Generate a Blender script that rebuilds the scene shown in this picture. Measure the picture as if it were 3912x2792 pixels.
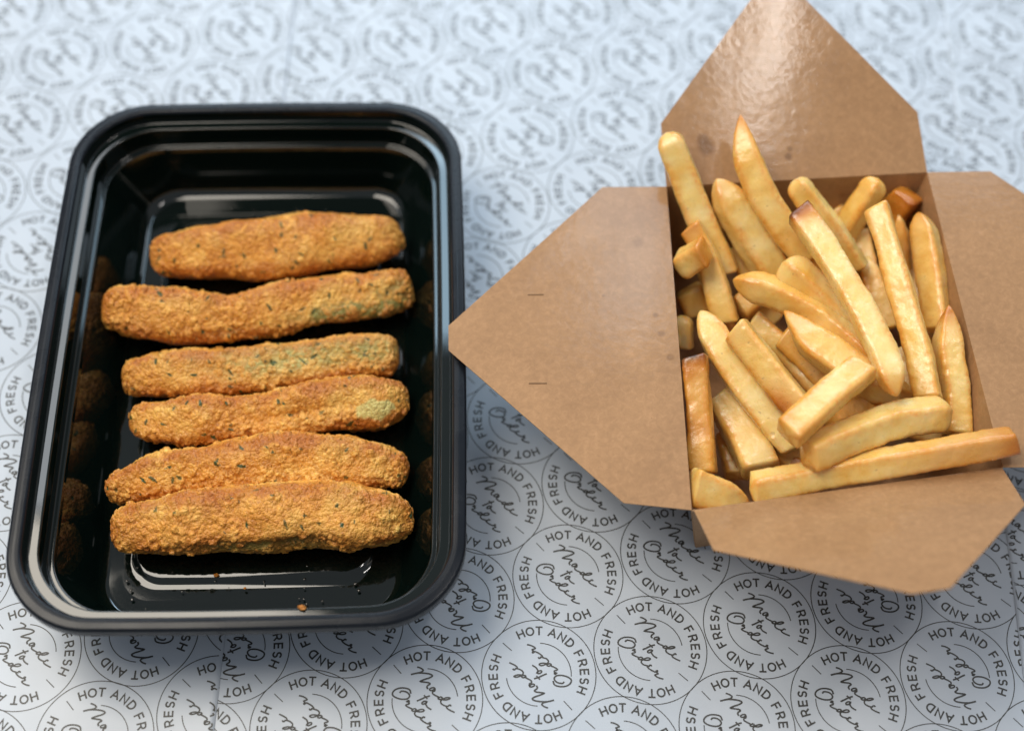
import bpy, bmesh, math, random
import numpy as np
from mathutils import Vector, Matrix
from mathutils.kdtree import KDTree

for o in list(bpy.data.objects):
    bpy.data.objects.remove(o, do_unlink=True)
scene = bpy.context.scene
COL = scene.collection
R = math.radians

# ------------------------------------------------------------------ camera
TILT, ROLL, DIST = R(31.0), R(-2.0), 0.584
cam_data = bpy.data.cameras.new('camera')
cam = bpy.data.objects.new('camera', cam_data)
COL.objects.link(cam)
cam.matrix_world = (Matrix.Translation((0, -DIST * math.sin(TILT), DIST * math.cos(TILT)))
                    @ Matrix.Rotation(TILT, 4, 'X') @ Matrix.Rotation(-ROLL, 4, 'Z'))
cam_data.sensor_width = 36.0
cam_data.lens = 51.53
cam_data.clip_start = 0.02
cam_data.clip_end = 20.0
cam_data.dof.use_dof = True
cam_data.dof.focus_distance = 0.525
cam_data.dof.aperture_fstop = 4.2
scene.camera = cam

# ------------------------------------------------------------------ light
world = bpy.data.worlds.new('World')
scene.world = world
world.use_nodes = True
bg = world.node_tree.nodes['Background']
bg.inputs['Color'].default_value = (0.80, 0.85, 0.92, 1)
bg.inputs['Strength'].default_value = 0.34


def area(name, loc, target, sx, sy, power, color, spread=180):
    d = bpy.data.lights.new(name, 'AREA')
    d.shape = 'RECTANGLE'
    d.size, d.size_y = sx, sy
    d.energy = power
    d.color = color
    d.spread = R(spread)
    o = bpy.data.objects.new(name, d)
    COL.objects.link(o)
    o.location = loc
    if target is not None: o.rotation_euler = (Vector(target) - Vector(loc)).to_track_quat('-Z', 'Y').to_euler()
    return o


area('window_light', (0.10, 1.60, 1.25), (0.0, 0.03, 0), 2.0, 0.9, 21.0, (0.70, 0.86, 1.0))
area('ceiling_light', (-0.62, 0.10, 1.30), (0.02, 0, 0), 0.75, 0.75, 14.0, (1.0, 0.92, 0.80))
area('tube_lamp', (0.43, 0.05, 1.42), None, 0.05, 0.30, 2.2, (1.0, 0.95, 0.90))
area('added_ledge_light_left', (-0.675, 1.00, 1.42), None, 0.11, 0.90, 1.3, (0.90, 0.95, 1.0))  # added light, shaped to reflect as a pale band in the left ledge
area('added_ledge_light_back', (-0.09, 1.22, 1.45), None, 0.14, 0.70, 2.0, (0.55, 0.80, 1.0))  # added light that puts the blue reflection on the right ledge
scene.view_settings.view_transform = 'Standard'
scene.view_settings.look = 'None'
scene.view_settings.exposure = 0.20
scene.view_settings.gamma = 1.0
scene.view_settings.use_curve_mapping = False

# ------------------------------------------------------------------ helpers
MM = 0.001


def tag(o, label=None, category=None, group=None, kind=None):
    if label: o['label'] = label
    if category: o['category'] = category
    if group: o['group'] = group
    if kind: o['kind'] = kind
    return o


def mesh_obj(name, verts, faces, mat=None, parent=None, smooth=False):
    me = bpy.data.meshes.new(name)
    me.from_pydata([tuple(map(float, v)) for v in verts], [], [tuple(map(int, f)) for f in faces])
    me.update()
    if smooth:
        me.polygons.foreach_set('use_smooth', [True] * len(me.polygons))
    o = bpy.data.objects.new(name, me)
    COL.objects.link(o)
    if mat: me.materials.append(mat)
    if parent: o.parent = parent
    return o


def empty(name):
    o = bpy.data.objects.new(name, None)
    o.empty_display_size = 0.01
    COL.objects.link(o)
    return o


def set_attr(o, name, vals):
    a = o.data.attributes.new(name, 'FLOAT', 'POINT')
    a.data.foreach_set('value', np.asarray(vals, np.float32))


_h = np.random.default_rng(11).random((64, 64, 64))


def vnoise(P, s, off=0.0):
    """value noise in [-1,1]; P metres, s feature size in metres"""
    q = np.asarray(P) / s + 100.37 + off
    i = np.floor(q).astype(int)
    f = q - i
    f = f * f * (3 - 2 * f)
    r = 0
    for a in (0, 1):
        for b in (0, 1):
            for c in (0, 1):
                w = (f[:, 0] if a else 1 - f[:, 0]) * (f[:, 1] if b else 1 - f[:, 1]) * (f[:, 2] if c else 1 - f[:, 2])
                r = r + w * _h[(i[:, 0] + a) % 64, (i[:, 1] + b) % 64, (i[:, 2] + c) % 64]
    return r * 2 - 1


class Mat:
    def __init__(self, name):
        self.m = bpy.data.materials.new(name)
        self.m.use_nodes = True
        self.t = self.m.node_tree
        self.b = self.t.nodes['Principled BSDF']

    def n(self, kind, **kw):
        x = self.t.nodes.new(kind)
        for k, v in kw.items():
            if k in x.inputs.keys(): x.inputs[k].default_value = v
            else: setattr(x, k, v)
        return x

    def l(self, a, ai, b, bi):
        self.t.links.new(a.outputs[ai], b.inputs[bi])

    def noise(self, scale, detail=4, rough=0.5, coord='Object', dist=0.0):
        if not hasattr(self, 'tc'): self.tc = self.n('ShaderNodeTexCoord')
        x = self.n('ShaderNodeTexNoise')
        x.inputs['Scale'].default_value = scale
        x.inputs['Detail'].default_value = detail
        x.inputs['Roughness'].default_value = rough
        x.inputs['Distortion'].default_value = dist
        self.l(self.tc, coord, x, 'Vector')
        return x

    def ramp(self, src, out, stops):
        x = self.n('ShaderNodeValToRGB')
        e = x.color_ramp.elements
        while len(e) < len(stops): e.new(0.5)
        for k, (p, c) in enumerate(stops):
            e[k].position = p
            e[k].color = c if len(c) == 4 else (*c, 1)
        self.l(src, out, x, 'Fac')
        return x

    def mix(self, fac, a, b, mode='MIX'):
        """fac: (node,out) or float; a,b: (node,out) or colour"""
        x = self.n('ShaderNodeMix', data_type='RGBA', blend_type=mode)
        for v, s in ((fac, 0), (a, 6), (b, 7)):
            if isinstance(v, tuple) and hasattr(v[0], 'outputs'): self.t.links.new(v[0].outputs[v[1]], x.inputs[s])
            elif s == 0: x.inputs[0].default_value = v
            else: x.inputs[s].default_value = (*v, 1) if len(v) == 3 else v
        return (x, 2)

    def attr(self, name):
        return (self.n('ShaderNodeAttribute', attribute_name=name), 'Fac')

    def col(self, src):
        self.t.links.new(src[0].outputs[src[1]], self.b.inputs['Base Color'])

    def bump(self, src, out, strength, dist):
        x = self.n('ShaderNodeBump')
        x.inputs['Strength'].default_value = strength
        x.inputs['Distance'].default_value = dist
        self.l(src, out, x, 'Height')
        if hasattr(self, 'lastbump'): self.l(self.lastbump, 'Normal', x, 'Normal')
        self.lastbump = x
        for l in list(self.b.inputs['Normal'].links): self.t.links.remove(l)
        self.l(x, 'Normal', self.b, 'Normal')

    def set(self, **kw):
        for k, v in kw.items():
            self.b.inputs[k.replace('_', ' ')].default_value = v
        return self


# ------------------------------------------------------------------ materials
def mat_paper():
    m = Mat('waxed_paper')
    a = m.noise(35, 3, 0.5)
    r = m.ramp(a, 'Fac', [(0.3, (0.46, 0.51, 0.575)), (0.7, (0.51, 0.56, 0.625))])
    m.col((r, 'Color'))
    m.set(Roughness=0.34, Specular_IOR_Level=0.5)
    f = m.noise(2200, 2, 0.6)
    m.bump(f, 'Fac', 0.10, 0.0001)
    g = m.noise(28, 2, 0.4)
    m.bump(g, 'Fac', 0.25, 0.002)
    return m.m


def mat_ink():
    m = Mat('grey_black_ink')
    a = m.noise(900, 2, 0.6)
    r = m.ramp(a, 'Fac', [(0.3, (0.030, 0.030, 0.028)), (0.75, (0.055, 0.055, 0.052))])
    m.col((r, 'Color'))
    m.set(Roughness=0.45, Specular_IOR_Level=0.5)
    return m.m


KRAFT_SPOTS = [((73, 68, 57), 4.2, .8), ((71.5, 71, 58), 2.6, .7), ((105, 67, 54), 2.0, .75), ((105.5, 70, 55), 1.2, .6),
               ((52, -6, 49.6), 1.6, .5), ((54, -14, 49.7), 2.0, .5), ((57, -24, 49.8), 1.5, .45), ((46, 27, 49), 3.0, .35),
               ((33, 3, 48), 1.0, .5), ((140, -70, 54), 2.0, .4), ((118, 62, 38), 3.5, .5), ((128, 61, 40), 2.5, .5)]


def mat_kraft(name, base, rough=0.5, gloss_bump=0.12, coat=0.0):
    m = Mat(name)
    fib = m.noise(420, 5, 0.7, dist=0.6)
    blot = m.noise(38, 4, 0.6)
    speck = m.noise(1500, 2, 0.6)
    b = np.array(base)
    r1 = m.ramp(fib, 'Fac', [(0.30, tuple(b * 0.86)), (0.52, tuple(b)), (0.74, tuple(np.minimum(1, b * 1.16 + 0.01)))])
    r2 = m.ramp(blot, 'Fac', [(0.30, (0.88, 0.86, 0.84)), (0.70, (1.05, 1.05, 1.05))])
    c = m.mix(1.0, (r1, 'Color'), (r2, 'Color'), 'MULTIPLY')
    r3 = m.ramp(speck, 'Fac', [(0.66, (0, 0, 0)), (0.78, (1, 1, 1))])
    c = m.mix((r3, 'Color'), c, tuple(b * 0.72))
    # oil stains soaked into the board (object space = world metres)
    for (p, rad, k) in KRAFT_SPOTS:
        d = m.n('ShaderNodeVectorMath', operation='DISTANCE')
        m.l(m.tc, 'Object', d, 0)
        d.inputs[1].default_value = [v * MM for v in p]
        wob = m.n('ShaderNodeMath', operation='MULTIPLY_ADD')
        m.l(blot, 'Fac', wob, 0)
        wob.inputs[1].default_value = 0.003
        m.l(d, 'Value', wob, 2)
        mr = m.n('ShaderNodeMapRange')
        m.l(wob, 'Value', mr, 'Value')
        mr.inputs['From Min'].default_value = rad * MM * 0.45 + 0.0015
        mr.inputs['From Max'].default_value = rad * MM + 0.0015
        mr.inputs['To Min'].default_value = k
        mr.inputs['To Max'].default_value = 0.0
        c = m.mix((mr, 'Result'), c, (b[0] * 0.42, b[1] * 0.36, b[2] * 0.30))
    m.col(c)
    m.set(Roughness=rough, Specular_IOR_Level=0.25, Coat_Weight=coat, Coat_Roughness=0.09)
    m.bump(fib, 'Fac', gloss_bump, 0.0004)
    g = m.noise(260, 3, 0.55)
    m.bump(g, 'Fac', gloss_bump * 1.6, 0.0006)
    m.l(m.lastbump, 'Normal', m.b, 'Coat Normal')
    return m.m


def mat_black(name, rough, tint=(0.010, 0.012, 0.013), spec=0.5):
    m = Mat(name)
    a = m.noise(60, 3, 0.6)
    r = m.ramp(a, 'Fac', [(0.35, (rough * 0.85,) * 3), (0.7, (rough * 1.25,) * 3)])
    m.l(r, 'Color', m.b, 'Roughness')
    m.set(Base_Color=(*tint, 1), Specular_IOR_Level=spec)
    g = m.noise(90, 2, 0.5)
    m.bump(g, 'Fac', 0.02, 0.0006)
    return m.m


def mat_fry():
    m = Mat('fried_potato')
    big = m.noise(95, 3, 0.55)
    fine = m.noise(700, 4, 0.6)
    base = m.ramp(big, 'Fac', [(0.28, (0.80, 0.47, 0.095)), (0.48, (0.86, 0.60, 0.19)), (0.75, (0.89, 0.71, 0.32))])
    oi = m.n('ShaderNodeObjectInfo')
    tint = m.ramp(oi, 'Random', [(0.0, (1.0, 0.86, 0.62)), (0.5, (1.0, 1.0, 1.0)), (1.0, (0.98, 1.04, 1.15))])
    bm_ = m.mix(1.0, (base, 'Color'), (tint, 'Color'), 'MULTIPLY')
    edge = m.attr('edge')
    ef = m.n('ShaderNodeMath', operation='MULTIPLY')
    m.l(edge[0], 'Fac', ef, 0)
    ff = m.ramp(fine, 'Fac', [(0.30, (0.2, 0.2, 0.2)), (0.7, (1, 1, 1))])
    m.l(ff, 'Color', ef, 1)
    c = m.mix((ef, 'Value'), bm_, (0.72, 0.27, 0.018))
    ba = m.attr('brown')
    b1 = m.n('ShaderNodeMath', operation='MULTIPLY', use_clamp=True)
    m.l(ba[0], 'Fac', b1, 0)
    b1.inputs[1].default_value = 1.5
    c = m.mix((b1, 'Value'), c, (0.74, 0.29, 0.022))
    b2 = m.n('ShaderNodeMath', operation='POWER', use_clamp=True)
    m.l(ba[0], 'Fac', b2, 0)
    b2.inputs[1].default_value = 1.8
    c = m.mix((b2, 'Value'), c, (0.34, 0.080, 0.008))
    c = m.mix(m.attr('char'), c, (0.030, 0.014, 0.008))
    sp = m.noise(420, 1, 0.4)
    sr = m.ramp(sp, 'Fac', [(0.755, (0, 0, 0)), (0.79, (1, 1, 1))])
    sf = m.n('ShaderNodeMath', operation='MULTIPLY')
    m.l(sr, 'Color', sf, 0)
    sf.inputs[1].default_value = 0.35
    c = m.mix((sf, 'Value'), c, (0.30, 0.15, 0.04))
    m.col(c)
    m.set(Roughness=0.36, Specular_IOR_Level=0.55, Subsurface_Weight=0.45, Subsurface_Scale=0.0024, Coat_Weight=0.35, Coat_Roughness=0.16)
    m.b.inputs['Subsurface Radius'].default_value = (1.0, 0.55, 0.2)
    rr = m.ramp(fine, 'Fac', [(0.3, (0.22,) * 3), (0.7, (0.46,) * 3)])
    m.l(rr, 'Color', m.b, 'Roughness')
    m.bump(fine, 'Fac', 0.30, 0.0004)
    med = m.noise(260, 3, 0.55)
    m.bump(med, 'Fac', 0.28, 0.0009)
    m.l(m.lastbump, 'Normal', m.b, 'Coat Normal')
    return m.m


def mat_breading():
    m = Mat('breaded_crust')
    big = m.noise(70, 3, 0.55)
    fine = m.noise(1100, 3, 0.6)
    c1 = m.ramp(big, 'Fac', [(0.30, (0.55, 0.195, 0.022)), (0.48, (0.67, 0.275, 0.040)), (0.70, (0.78, 0.42, 0.088))])
    tone = m.attr('tone')
    r = m.ramp(tone[0], 'Fac', [(0.0, (0.62, 0.50, 0.40)), (0.5, (1, 1, 1)), (1.0, (1.18, 1.30, 1.5))])
    c = m.mix(1.0, (c1, 'Color'), (r, 'Color'), 'MULTIPLY')
    c = m.mix(m.attr('ridge'), c, (0.43, 0.125, 0.016))
    c = m.mix(m.attr('skin'), c, (0.24, 0.205, 0.05))
    c = m.mix(m.attr('pale'), c, (0.66, 0.52, 0.17))
    c = m.mix(m.attr('herb'), c, (0.025, 0.055, 0.012))
    m.col(c)
    rr = m.ramp(fine, 'Fac', [(0.35, (0.26,) * 3), (0.7, (0.60,) * 3)])
    m.l(rr, 'Color', m.b, 'Roughness')
    m.set(Specular_IOR_Level=0.45, Subsurface_Weight=0.10, Subsurface_Scale=0.002)
    m.b.inputs['Subsurface Radius'].default_value = (1.0, 0.5, 0.2)
    vor = m.n('ShaderNodeTexVoronoi', feature='F1')
    vor.inputs['Scale'].default_value = 820
    vor.inputs['Detail'].default_value = 1.0
    m.l(m.tc, 'Object', vor, 'Vector')
    inv = m.n('ShaderNodeMath', operation='SUBTRACT')
    inv.inputs[0].default_value = 1.0
    m.l(vor, 'Distance', inv, 1)
    m.bump(inv, 'Value', 0.7, 0.0007)
    m.bump(fine, 'Fac', 0.35, 0.0004)
    # every grain of the coating has its own fried tone
    hv = m.n('ShaderNodeSeparateColor')
    m.l(vor, 'Color', hv, 'Color')
    gr = m.ramp(hv, 'Red', [(0.0, (0.70, 0.60, 0.50)), (0.55, (1, 1, 1)), (1.0, (1.22, 1.34, 1.5))])
    cc = m.mix(0.65, c, (gr, 'Color'), 'MULTIPLY')
    m.col(cc)
    return m.m


M_PAPER, M_INK = mat_paper(), mat_ink()
M_KRAFT_IN = mat_kraft('kraft_board_inside', (0.375, 0.204, 0.092), 0.55, 0.045, 0.4)
M_KRAFT_OUT = mat_kraft('kraft_board_outside', (0.35, 0.205, 0.105), 0.55, 0.10)
M_RIM = mat_black('satin_black_plastic', 0.26, (0.006, 0.008, 0.012), 0.25)
M_BODY = mat_black('glossy_black_plastic', 0.035, (0.002, 0.005, 0.004), 0.65)
M_FRY, M_BREAD = mat_fry(), mat_breading()
mo = Mat('oil_film'); mo.set(Base_Color=(0.012, 0.009, 0.004, 1), Roughness=0.02, Specular_IOR_Level=0.8)
M_OIL = mo.m

# ------------------------------------------------------------------ measured paths (mm)
FRY_PATHS = {
 'd1': ([[67.1, 19.8, 30.0], [68.0, 18.5, 28.5], [68.9, 17.2, 27.1], [69.8, 15.9, 25.6], [70.2, 15.3, 24.9], [71.1, 14.0, 23.5], [72.0, 12.7, 22.0]], [5.9, 6.0]),
 'd2': ([[63.7, 4.5, 34.0], [63.9, 2.7, 32.5], [64.1, 0.9, 31.1], [64.2, -1.0, 29.6], [64.3, -1.9, 28.9], [64.5, -3.7, 27.5], [64.7, -5.6, 26.0]], [4.4, 4.8]),
 'd3': ([[77.9, -26.9, 27.9], [80.7, -32.7, 28.0], [83.5, -38.4, 28.2], [86.3, -44.1, 28.3], [87.4, -47.0, 28.4], [89.7, -52.8, 28.5], [91.9, -58.6, 28.6]], [7.0, 8.1]),
 'd4': ([[81.4, -35.0, 15.0], [82.1, -38.5, 15.0], [82.8, -42.0, 15.0], [83.5, -45.4, 15.0], [83.9, -47.1, 15.0], [84.6, -50.5, 15.0], [85.2, -53.8, 15.0]], [5.1, 5.0]),
 'd5': ([[135.6, 48.7, 29.8], [136.1, 45.9, 29.3], [136.6, 43.1, 28.8], [137.1, 40.3, 28.3], [137.4, 38.9, 28.0], [137.9, 36.1, 27.5], [138.4, 33.3, 27.0]], [5.4, 5.3]),
 'd6': ([[98.1, -47.9, 21.8], [99.6, -49.3, 22.1], [101.1, -50.6, 22.4], [102.5, -52.0, 22.7], [103.2, -52.7, 22.8], [104.7, -54.0, 23.1], [106.1, -55.4, 23.3]], [6.0, 5.9]),
 'd7': ([[80.3, 8.8, 24.7], [81.9, 6.7, 23.4], [83.5, 4.7, 22.1], [85.1, 2.6, 20.9], [85.9, 1.6, 20.3], [87.5, -0.5, 19.0], [89.1, -2.5, 17.7]], [3.8, 4.5]),
 'd8': ([[88.2, 20.6, 25.4], [90.8, 19.1, 24.1], [93.3, 17.6, 22.7], [95.8, 16.1, 21.4], [97.1, 15.3, 20.7], [99.7, 13.8, 19.3], [102.2, 12.3, 18.0]], [5.3, 5.3]),
 'd9': ([[130.7, 38.4, 19.2], [133.7, 37.3, 18.6], [136.6, 36.3, 18.1], [139.6, 35.2, 17.5], [141.1, 34.6, 17.3], [144.1, 33.5, 16.7], [147.0, 32.4, 16.2]], [5.8, 5.8]),
 'd10': ([[115.9, -6.1, 22.0], [119.5, -8.1, 22.0], [123.1, -10.2, 22.0], [126.7, -12.2, 22.0], [128.5, -13.2, 22.0], [132.0, -15.2, 22.0], [135.6, -17.3, 22.0]], [5.9, 5.8]),
 'd11': ([[144.1, -31.2, 23.0], [147.2, -32.6, 23.6], [150.2, -34.0, 24.3], [153.3, -35.4, 24.9], [154.8, -36.2, 25.2], [157.8, -37.6, 25.8], [160.8, -39.0, 26.4]], [5.7, 5.7]),
 'd12': ([[98.1, 43.9, 22.0], [100.3, 41.3, 21.3], [102.6, 38.7, 20.5], [104.8, 36.1, 19.8], [106.0, 34.8, 19.5], [108.2, 32.2, 18.7], [110.5, 29.7, 18.0]], [6.1, 6.1]),
 'd13': ([[156.4, 3.0, 23.1], [156.8, -2.0, 23.0], [157.2, -7.1, 22.8], [157.6, -12.0, 22.6], [157.8, -14.5, 22.5], [158.2, -19.4, 22.4], [158.6, -24.3, 22.2]], [5.9, 5.8]),
 'd14': ([[126.1, 57.8, 32.0], [127.8, 54.7, 30.8], [129.6, 51.7, 29.6], [131.4, 48.7, 28.4], [133.2, 45.6, 27.2], [135.0, 42.6, 26.0]], [6, 6]),
 'd15': ([[103.7, 27.7, 30.0], [100.3, 24.7, 29.2], [97.0, 21.7, 28.4], [93.6, 18.7, 27.6], [90.2, 15.7, 26.8], [86.9, 12.8, 26.0]], [6, 6]),
 'd16': ([[77.3, 37.8, 20.0], [78.4, 34.5, 19.2], [79.4, 31.1, 18.4], [80.5, 27.8, 17.6], [81.5, 24.5, 16.8], [82.6, 21.3, 16.0]], [6, 6]),
 'd17': ([[154.6, 44.9, 24.0], [155.1, 39.7, 23.2], [155.6, 34.7, 22.4], [156.2, 29.6, 21.6], [156.7, 24.6, 20.8], [157.3, 19.6, 20.0]], [6, 6]),
 'd18': ([[87.7, 42.1, 30.0], [89.6, 38.4, 28.0], [91.5, 34.6, 26.0], [93.4, 30.9, 24.0], [95.3, 27.2, 22.0], [97.2, 23.5, 20.0]], [6, 6]),
 'd19': ([[147.5, -6.1, 34.0], [148.0, -10.5, 32.8], [148.5, -14.9, 31.6], [149.0, -19.3, 30.4], [149.5, -23.6, 29.2], [150.0, -27.9, 28.0]], [6, 6]),
 'd20': ([[101.5, -3.3, 36.0], [105.2, -6.8, 34.8], [108.9, -10.2, 33.6], [112.6, -13.7, 32.4], [116.3, -17.2, 31.2], [120.0, -20.6, 30.0]], [6.2, 6.2]),
 'd21': ([[92.6, -40.5, 26.0], [95.8, -42.8, 25.6], [99.0, -45.1, 25.2], [102.3, -47.4, 24.8], [105.5, -49.7, 24.4], [108.7, -51.9, 24.0]], [6.5, 6.5]),
 'f5': ([[138.9, 56.4, 55.3], [136.5, 53.8, 50.5], [134.1, 51.2, 45.8], [131.7, 48.5, 41.1], [130.4, 47.1, 38.7], [127.9, 44.4, 34.0], [125.3, 41.6, 29.2]], [4.9, 5.7]),
 'f6': ([[153.8, 58.1, 44.9], [152.6, 57.5, 42.4], [151.3, 56.8, 39.9], [150.0, 56.2, 37.3], [149.3, 55.8, 36.1], [148.0, 55.2, 33.6], [146.7, 54.5, 31.0]], [6.4, 7.2]),
 'f4': ([[104.9, 50.7, 60.0], [109.9, 46.3, 56.0], [114.8, 41.8, 52.0], [119.8, 37.4, 47.9], [122.3, 35.1, 45.9], [127.1, 30.4, 41.9], [131.7, 25.5, 37.9]], [5.7, 5.7]),
 'f9': ([[147.9, 46.4, 46.0], [148.8, 43.9, 43.1], [149.7, 41.2, 40.2], [150.4, 38.6, 37.3], [150.8, 37.2, 35.8], [151.5, 34.6, 32.9], [152.2, 31.8, 30.0]], [2.3, 3.9]),
 'f10': ([[153.9, 44.4, 50.9], [155.7, 35.9, 48.5], [157.2, 27.5, 46.1], [158.1, 19.0, 43.8], [158.5, 14.8, 42.6], [158.9, 6.3, 40.2], [159.1, -2.1, 37.9]], [5.2, 6.1]),
 'f30': ([[136.5, 33.8, 35.4], [137.9, 28.7, 33.6], [139.4, 23.7, 31.9], [141.3, 18.8, 30.1], [142.3, 16.5, 29.2], [144.5, 11.8, 27.5], [146.6, 7.1, 25.7]], [3.5, 4.9]),
 'f11': ([[160.1, 1.2, 52.0], [159.5, -7.2, 48.8], [159.6, -15.5, 45.6], [160.7, -23.6, 42.4], [161.2, -27.6, 40.8], [161.9, -35.7, 37.6], [162.6, -43.8, 34.4]], [3.3, 5.2]),
 'f2': ([[75.7, 51.5, 58.0], [80.6, 46.0, 52.9], [85.5, 40.5, 47.8], [90.6, 35.1, 42.7], [93.2, 32.4, 40.2], [98.3, 26.9, 35.1], [103.3, 21.3, 30.0]], [6.5, 7.3]),
 'f3': ([[83.4, 69.9, 74.0], [85.1, 60.2, 68.3], [88.6, 51.3, 62.5], [93.8, 43.1, 56.8], [97.3, 39.6, 53.9], [104.4, 32.7, 48.2], [112.7, 26.8, 42.5]], [2.4, 6.6]),
 'f1': ([[55.7, 65.0, 68.1], [60.2, 58.0, 61.4], [64.7, 50.9, 54.8], [69.4, 43.8, 48.2], [71.7, 40.2, 44.9], [76.4, 32.9, 38.3], [81.1, 25.5, 31.7]], [6.2, 7.0]),
 'f24': ([[65.7, 34.5, 50.9], [69.5, 29.3, 47.3], [73.1, 24.0, 43.7], [75.6, 18.1, 40.1], [76.9, 15.2, 38.3], [79.2, 9.1, 34.7], [81.4, 3.1, 31.1]], [5.1, 5.8]),
 'f25': ([[61.1, 19.1, 44.0], [63.1, 19.2, 46.2], [65.1, 19.4, 48.4], [67.1, 19.5, 50.6], [69.1, 19.6, 52.8], [71.1, 19.6, 55.0]], [6.2, 5.8]),
 'f15': ([[113.5, 35.0, 36.8], [117.5, 30.1, 35.5], [121.5, 25.3, 34.1], [125.4, 20.4, 32.7], [126.9, 17.6, 32.0], [129.8, 12.0, 30.6], [132.7, 6.4, 29.2]], [3.9, 5.2]),
 'f13': ([[98.9, 15.0, 56.0], [105.5, 10.0, 53.2], [112.1, 4.8, 50.4], [118.5, -0.6, 47.6], [124.7, -6.0, 44.8], [130.7, -11.8, 42.0]], [6.7, 7.2]),
 'f29': ([[90.7, 4.0, 34.0], [96.5, -1.7, 32.5], [102.3, -7.3, 31.1], [107.8, -13.2, 29.6], [110.5, -16.1, 28.9], [115.9, -21.9, 27.5], [122.0, -27.0, 26.0]], [4.4, 5.7]),
 'f31': ([[124.8, -23.9, 37.5], [129.1, -25.4, 37.8], [133.5, -26.9, 38.1], [137.8, -28.3, 38.4], [140.0, -28.9, 38.5], [144.4, -30.1, 38.8], [148.7, -31.2, 39.1]], [6.0, 4.9]),
 'f14': ([[81.2, 10.6, 49.8], [92.1, 7.4, 49.3], [102.5, 2.8, 48.9], [112.2, -3.0, 48.4], [116.3, -7.0, 48.2], [124.4, -15.0, 47.8], [131.7, -23.7, 47.3]], [4.4, 6.2]),
 'f16': ([[99.1, -3.4, 51.5], [103.7, -10.0, 51.7], [108.3, -16.4, 51.8], [114.0, -21.3, 51.9], [116.8, -23.8, 52.0], [122.4, -28.6, 52.1], [128.0, -33.3, 52.3]], [4.0, 7.1]),
 'f22': ([[69.0, -1.6, 46.8], [74.4, -11.7, 44.4], [80.0, -21.4, 42.0], [86.4, -30.5, 39.6], [89.6, -34.9, 38.4], [96.5, -43.3, 36.0], [103.3, -51.6, 33.6]], [5.3, 6.5]),
 'f23': ([[80.4, -12.0, 52.2], [85.1, -17.9, 50.6], [89.8, -23.7, 49.1], [94.4, -29.6, 47.6], [96.6, -32.5, 46.8], [101.2, -38.3, 45.3], [105.5, -44.2, 43.8]], [5.9, 6.4]),
 'f36': ([[116.5, -40.0, 35.3], [120.0, -38.2, 34.2], [123.5, -36.4, 33.0], [127.1, -34.6, 31.9], [128.9, -33.7, 31.4], [132.5, -31.9, 30.2], [136.1, -30.1, 29.1]], [5.9, 6.0]),
 'f21': ([[65.9, -23.2, 50.0], [66.6, -30.4, 47.1], [67.2, -37.6, 44.2], [67.9, -44.8, 41.3], [68.2, -48.4, 39.8], [68.8, -55.5, 36.9], [69.4, -62.6, 34.0]], [5.2, 5.5]),
 'f8': ([[134.5, 37.3, 62.4], [137.6, 23.3, 59.6], [140.6, 9.5, 56.8], [143.7, -4.0, 54.0], [145.1, -10.7, 52.5], [147.7, -23.9, 49.7], [149.6, -37.1, 46.9]], [5.4, 5.8]),
 'f7': ([[103.9, 31.8, 65.7], [111.3, 18.2, 65.3], [117.8, 4.4, 64.9], [123.7, -9.4, 64.5], [126.2, -16.5, 64.2], [130.7, -30.5, 63.8], [133.2, -45.0, 63.4]], [5.7, 5.6]),
 'f18': ([[154.8, -44.4, 52.8], [144.7, -46.8, 53.6], [134.7, -49.5, 54.4], [124.9, -53.9, 55.3], [120.1, -56.2, 55.7], [110.7, -61.2, 56.5], [101.6, -66.7, 57.3]], [6.3, 6.1]),
 'f17': ([[122.1, -35.8, 66.9], [116.7, -40.5, 66.4], [111.3, -45.1, 65.9], [106.2, -50.0, 65.4], [103.7, -52.5, 65.1], [98.8, -57.5, 64.6], [93.9, -62.5, 64.1]], [6.6, 6.7]),
 'f20': ([[62.8, -73.4, 46.0], [67.1, -74.4, 44.8], [71.5, -75.3, 43.6], [75.9, -76.3, 42.4], [80.3, -77.3, 41.2], [84.7, -78.3, 40.0]], [8.0, 7.0]),
 'f19': ([[175.2, -57.5, 57.6], [158.5, -60.2, 55.5], [141.9, -63.0, 53.3], [125.2, -65.8, 51.2], [116.9, -67.2, 50.1], [100.2, -70.6, 48.0], [83.5, -73.9, 45.8]], [5.0, 5.6]),
}
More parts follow.
